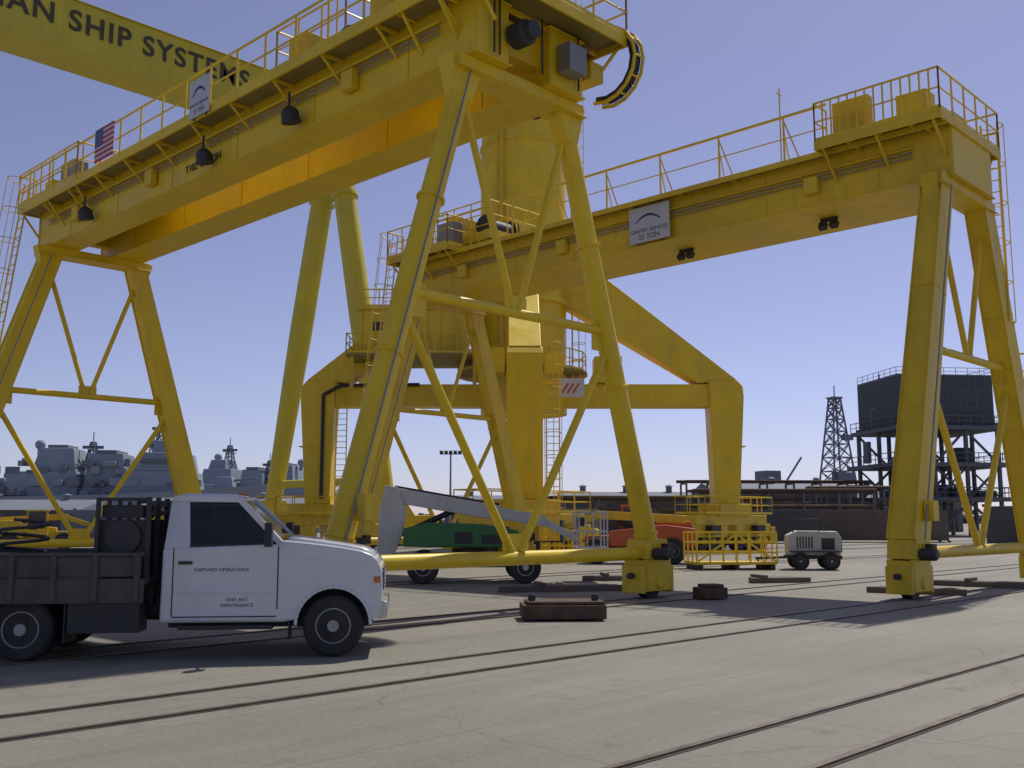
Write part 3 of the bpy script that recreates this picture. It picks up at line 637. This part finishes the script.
# ------------------------------------------------------------------ floodlight pole, background
def flood(X,Y,h):
    o=Obj('floodlight_pole',cw(X,Y),VROT); P=o.p('pole',GREY); D=o.p('lamps',DARK,.01); o.tube(P,(0,0,0),(0,0,h),.14,.08); o.beam(P,(-1,0,h),(1,0,h),.08,.08)
    o.bx(P,-.25,.25,-.25,.25,0,.1)
    for x in(-.9,-.45,0,.45,.9): o.box(D,(x,-.1,h+.15),(.34,.22,.34),Matrix.Rotation(.5,3,'X'))
    o.done()
flood(-6.0,100,8.2); flood(-20.5,140,8.5)
def shed(X,Y,w,d,h,m,bays,rz=0,name='industrial_shed'):
    o=Obj(name,cw(X,Y),VROT+rz); A=o.p('walls',m); Rf=o.p('roof',SHIPD); D=o.p('doors',MODD); K=o.p('ribs',m)
    o.bx(A,-w/2,w/2,-d/2,d/2,0,h); o.prism(Rf,[(-d/2-.4,h+.003),(d/2+.4,h+.003),(0,h+d*.1)],-w/2-.4,w/2+.4,'x')
    n=int(w/.9)
    for i in range(n): o.bx(K,-w/2+i*.9,-w/2+i*.9+.12,-d/2-.05,-d/2-.002,0,h)
    for i in range(bays):
        x=-w/2+(i+.5)*w/bays; o.bx(D,x-w/bays*.32,x+w/bays*.32,-d/2-.09,-d/2-.052,0,h*.68)
        o.bx(D,x-w/bays*.2,x+w/bays*.2,-d/2-.09,-d/2-.052,h*.78,h*.88)
    for i in range(3): o.lathe(Rf,(-w/3+i*w/3,0,h+d*.08),(0,0,1),[(0,.4),(.9,.4),(.95,.65),(1.2,.1)],10)
    o.done()
shed(15,135,17,12,4.3,BRN,4); shed(38,150,20,14,5.8,BRN,4,.05); shed(58,170,26,16,5.2,TAN,5); shed(1,190,26,14,5.0,TAN,4); shed(96,150,34,18,5.4,TAN,6)
shed(-75,150,30,16,3.2,BRN,5); shed(-40,165,34,16,3.8,TAN,6)
def rack(X,Y,w,h,rz=0):
    o=Obj('pipe_rack',cw(X,Y),VROT+rz); P=o.p('frame',SCAF); Q=o.p('pipes',RUST)
    n=int(w/3)
    for i in range(n+1):
        x=-w/2+i*w/n
        for y in(-1.5,1.5): o.beam(P,(x,y,0),(x,y,h),.2,.2)
        for z in(h*.33,h*.66,h): o.beam(P,(x,-1.5,z),(x,1.5,z),.15,.2)
    for z in(h*.33,h*.66,h):
        for k in range(6):
            if random.random()<.85: o.tube(Q,(-w/2-1+random.random(),-1.2+k*.46,z+.25),(w/2-.5+random.random(),-1.2+k*.46,z+.25),.12+.09*random.random(),n=8)
    o.done()
rack(25,95,16,4.2); rack(9,88,11,3.4,.1); rack(36,105,10,4.8,-.1); rack(-26,96,16,2.6); rack(31,120,22,6.0,.05)
def container(X,Y,m,rz,l=6.1):
    o=Obj('shipping_container',cw(X,Y),VROT+rz); P=o.p('shell',m,.02); K=o.p('corrugation',m); D=o.p('castings',DARK)
    o.bx(P,-l/2,l/2,-1.22,1.22,.15,2.55)
    n=int(l/.28)
    for i in range(1,n): 
        for s in(-1,1): o.bx(K,-l/2+i*.28,-l/2+i*.28+.12,s*1.22-.02,s*1.22+.02,.3,2.4)
    for x in(-l/2,l/2):
        for y in(-1.22,1.22):
            for z in(.08,2.6): o.box(D,(x,y,z),(.2,.2,.16))
    o.done()
container(13.5,76,RUST,.1); container(20.5,80,MODD,0); container(29,84,BRN,-.1,12); container(3.2,74,TAN,0); container(31,60,MODD,.3); container(-23,74,TAN,.1); container(-31.5,80,SHIPD,0)
# offshore module on supports
def module():
    o=Obj('offshore_platform_module',cw(49.2,121),VROT+.12); P=o.p('cladding',MODD,.03); S=o.p('framing',SCAF); W=o.p('decks',SCAF); K=o.p('openings',SHIPD); Rl=o.p('handrails',SCAF)
    o.bx(P,-5.9,5.7,-5,5,12.6,18.3)
    for i in range(10): o.bx(K,-5.8+i*1.17,-5.75+i*1.17,-5.05,-5.003,12.6,18.3)
    for z in(14.6,16.6): o.bx(K,-5.9,5.7,-5.07,-5.051,z,z+.06)
    o.bx(K,-4,-2.5,-5.1,-5.003,12.9,15.1); o.rail(Rl,[(-5.9,4.9,18.3),(-5.9,-4.9,18.3),(5.7,-4.9,18.3),(5.7,4.9,18.3)],.9,1.4,.03)
    for z in(12.0,7.8,3.9):
        e=1.2 if z<12 else .5
        o.bx(W,-6-e,6+e,-6,6,z,z+.35); o.rail(Rl,[(-6-e,6,z+.35),(-6-e,-6,z+.35),(6+e,-6,z+.35),(6+e,6,z+.35)],1.2,1.5,.05)
    xs=(-5.9,-2.0,1.9,5.8)
    for x in xs:
        for y in(-5.2,0,5.2): o.tube(S,(x,y,0),(x,y,12.8),.26,n=10)
    zz=(0,3.9,7.8,12.0)
    for y in(-5.2,5.2):
        for i in range(3):
            for j in range(3):
                a,b=(xs[i],xs[i+1]) if (i+j)%2 else (xs[i+1],xs[i])
                o.tube(S,(a,y,zz[j]+.3),(b,y,zz[j+1]),.16,n=8)
                if j==1: o.tube(S,(b,y,zz[j]+.3),(a,y,zz[j+1]),.12,n=8)
    for i in range(18):
        x=random.uniform(-6,5);z=random.choice((4.25,8.15,0)); w=random.uniform(.8,2.2);h=random.uniform(.8,2.4); y=random.uniform(-4.5,3)
        o.bx(P,x,x+w,y,y+w,z,z+h)
    for s in(0,1,2): o.beam(S,(-8.6+s*.2,-7,.2+s*3.9),(-4.8,-7,4.0+s*3.9),.9,.2)
    o.box(S,(-7.9,-1,9.6),(.4,1.2,2.5)); o.path(S,[(-8.2,-3,12),(-8.2,-3,14.5),(-7.3,-3,14.5)],.1)
    for x in(-4,3): o.tube(S,(x,3,18.3),(x,3,19.5),.1)
    return o
module().done()
def lattice(o,P,base,top,z0,z1,n,r,cx=0,cy=0):
    def c(z):
        t=(z-z0)/(z1-z0); w=base+(top-base)*t
        return [(cx+a*w/2,cy+b*w/2,z) for a,b in((-1,-1),(1,-1),(1,1),(-1,1))]
    zs=[z0+(z1-z0)*(1-(1-i/n)**1.15) for i in range(n+1)]
    for a,b in zip(zs,zs[1:]):
        A,B=c(a),c(b)
        for i in range(4):
            j=(i+1)%4
            o.beam(P,A[i],B[i],r*2,r*2); o.beam(P,B[i],B[j],r*1.3,r*1.3); o.beam(P,A[i],B[j],r*1.2,r*1.2); o.beam(P,A[j],B[i],r*1.2,r*1.2)
o=Obj('drilling_derrick',cw(95.5,300),VROT+.3); P=o.p('lattice',SHIPD); Q=o.p('substructure',SHIPD,.05)
lattice(o,P,7.5,2.4,12,37.5,7,.2); o.box(Q,(0,0,9.5),(13,12,5)); o.box(Q,(0,0,37.8),(3.4,3.4,.5)); o.tube(P,(0,0,37),(0,0,41.5),.18); o.box(Q,(0,-3,14),(6,3,3.4)); o.box(Q,(2.4,-2,26),(3,2,1.6))
lattice(o,P,13,13,0,7,2,.3); o.box(Q,(-14,0,10),(16,14,5)); o.box(Q,(-22,2,14),(5,6,4)); o.tube(P,(-18,0,12),(-12,0,20),.3); o.done()
# ships
def ship(X,Y,rz,L,seed):
    rnd=random.Random(seed)
    o=Obj('naval_ship',cw(X,Y),VROT+rz); H=o.p('hull',SHIPG); S=o.p('superstructure',SHIPG,.15); K=o.p('windows_and_intakes',SHIPD); M=o.p('masts',SHIPD)
    st=[(-.5,7.2,6,6.2),(-.3,8.4,7.2,6.2),(0,8.8,7.5,6.6),(.25,7.6,5.6,7.4),(.4,4.4,2,8.4),(.5,.3,.1,9.4)]
    vs=[];fs=[]
    for t,wd,wk,z in st: vs+=[(t*L,-wd,z),(t*L-.6,-wk,0),(t*L-.6,wk,0),(t*L,wd,z)]
    for i in range(len(st)-1):
        for j in range(3): a=i*4+j; fs.append((a,a+1,a+5,a+4))
        fs.append((i*4,i*4+4,i*4+7,i*4+3))
    fs.append((0,3,2,1)); o.add(H,vs,fs)
    o.frus(S,(L*.14,0,6.6),(L*.22,14),(L*.20,12.5),4.6); o.frus(S,(L*.15,0,11.2),(L*.16,12),(L*.14,10),3.6); o.frus(S,(L*.16,0,14.8),(L*.09,8.5),(L*.075,6.5),2.4)
    o.bx(K,L*.09,L*.215,-6.3,-5.8,12.8,13.5); o.frus(S,(-L*.02,0,6.6),(L*.13,11),(L*.10,8),8.0); o.bx(K,-L*.05,L*.01,-4.1,4.1,14.62,15.2)
    o.frus(S,(-L*.2,0,6.4),(L*.22,13),(L*.20,11),4.6); o.frus(S,(-L*.17,0,11.0),(L*.13,10),(L*.10,7.5),4.6); o.bx(K,-L*.2,-L*.14,-3.2,3.2,15.62,16.2)
    o.frus(S,(-L*.36,0,6.2),(L*.11,10),(L*.09,9),3.6); o.frus(S,(L*.33,0,7.9),(4,4),(3,3),2.4); o.tube(M,(L*.33,0,9.3),(L*.33+6,0,10.2),.25)
    for x,h,b in((L*.13,6,16.8),(-L*.08,5,13.5)):
        lattice(o,M,2.6,.8,b-2,b+h*.7,4,.1,x,0); o.beam(M,(x,-4,b+h*.4),(x,4,b+h*.4),.2,.2); o.beam(M,(x-2.0,0,b+h*.5),(x+2.0,0,b+h*.5),.2,.6); o.tube(M,(x,0,b+h*.7),(x,0,b+h*.7+2),.1)
    for x,z,r in((L*.19,18.0,1.0),(-L*.24,16.4,1.0),(-L*.33,10.4,.9)): o.sphere(S,(x,0,z),r); o.tube(S,(x,0,z-2),(x,0,z),.5)
    for i in range(50):
        x=rnd.uniform(-.42,.25)*L; z=rnd.choice((6.4,8.2,10.5,12)); o.bx(rnd.choice((S,S,K)),x,x+rnd.uniform(.5,2.5),-6.9 if z<9 else -5.6,-4.8,z,z+rnd.uniform(.5,1.8))
    for i in range(9): x=-.45*L+i*L*.1; o.bx(K,x,x+1.4,-8.75,-6.6,3.2,3.9)
    for s in(-7.6,): o.rail(M,[(-L*.48,s+.8,6.3),(-L*.3,s-.3,6.3),(0,s-.6,6.7),(L*.24,s+.4,7.4)],1.1,2.5,.05,toe=False)
    return o
ship(-77,200,math.radians(6),62,1).done(); ship(-97,250,math.radians(-14),80,2).done(); ship(-66,262,math.radians(172),52,5).done()
# distant trees
me=bpy.data.meshes.new('foliage'); vs=[];fs=[]
for i in range(5200):
    a=random.uniform(math.radians(-62),math.radians(62)); d=random.uniform(640,760)
    hmax=6+3.5*math.sin(a*23)+2.5*math.sin(a*61+1)+2*math.sin(a*140)
    X=d*math.sin(a);Y=d*math.cos(a); z=random.uniform(0,max(2.5,hmax)); s=random.uniform(1.2,3)
    c=V(cw(X,Y,z)); q=Matrix.Rotation(random.uniform(0,6.28),3,'Z')@Matrix.Rotation(random.uniform(-1.3,1.3),3,'X')
    n=len(vs)
    for p in((-s,-s*.6,0),(s,-s*.5,0),(s*.7,s*.7,.3),(-s*.8,s*.6,-.2)): vs.append(tuple(c+q@V(p)))
    fs.append((n,n+1,n+2,n+3))
me.from_pydata(vs,[],fs); me.materials.append(LEAF); ob=bpy.data.objects.new('distant_trees',me); scene.collection.objects.link(ob)
# ------------------------------------------------------------------ light
elev=math.radians(55); d2=V((.985,.17,0)).normalized()
sdir=V((d2.x*math.cos(elev),d2.y*math.cos(elev),math.sin(elev)))
sun=bpy.data.lights.new('sun','SUN'); sun.energy=3.3; sun.angle=math.radians(.53); sun.color=(1,.95,.85)
so=bpy.data.objects.new('sun',sun); so.rotation_euler=sdir.to_track_quat('Z','Y').to_euler(); so.location=(0,0,60); scene.collection.objects.link(so)
w=bpy.data.worlds.new('World'); scene.world=w; w.use_nodes=True; nt=w.node_tree; nt.nodes.clear()
out=nt.nodes.new('ShaderNodeOutputWorld'); bg=nt.nodes.new('ShaderNodeBackground'); sky=nt.nodes.new('ShaderNodeTexSky'); sky.sky_type='NISHITA'; sky.sun_disc=False
sky.sun_elevation=elev; sky.sun_rotation=math.atan2(sdir.x,sdir.y); sky.air_density=.8; sky.dust_density=.4; sky.ozone_density=2.6; sky.altitude=0
hs=nt.nodes.new('ShaderNodeHueSaturation'); hs.inputs['Saturation'].default_value=.78; nt.links.new(sky.outputs[0],hs.inputs['Color'])
tint=mix(nt,1.0,hs.outputs[0],(1.03,.93,1.12,1),'MULTIPLY')
nt.links.new(tint,bg.inputs[0]); bg.inputs[1].default_value=.092; nt.links.new(bg.outputs[0],out.inputs[0])
scene.view_settings.view_transform='Standard'; scene.view_settings.look='None'; scene.view_settings.exposure=0
# ------------------------------------------------------------------ camera
cam=bpy.data.cameras.new('camera'); cam.sensor_width=36; cam.lens=1020/1024*36; cam.clip_start=.1; cam.clip_end=4000
co=bpy.data.objects.new('camera',cam); co.location=(0,0,1.7); co.rotation_euler=(math.radians(90+7.65),0,math.radians(-46)); scene.collection.objects.link(co); scene.camera=co
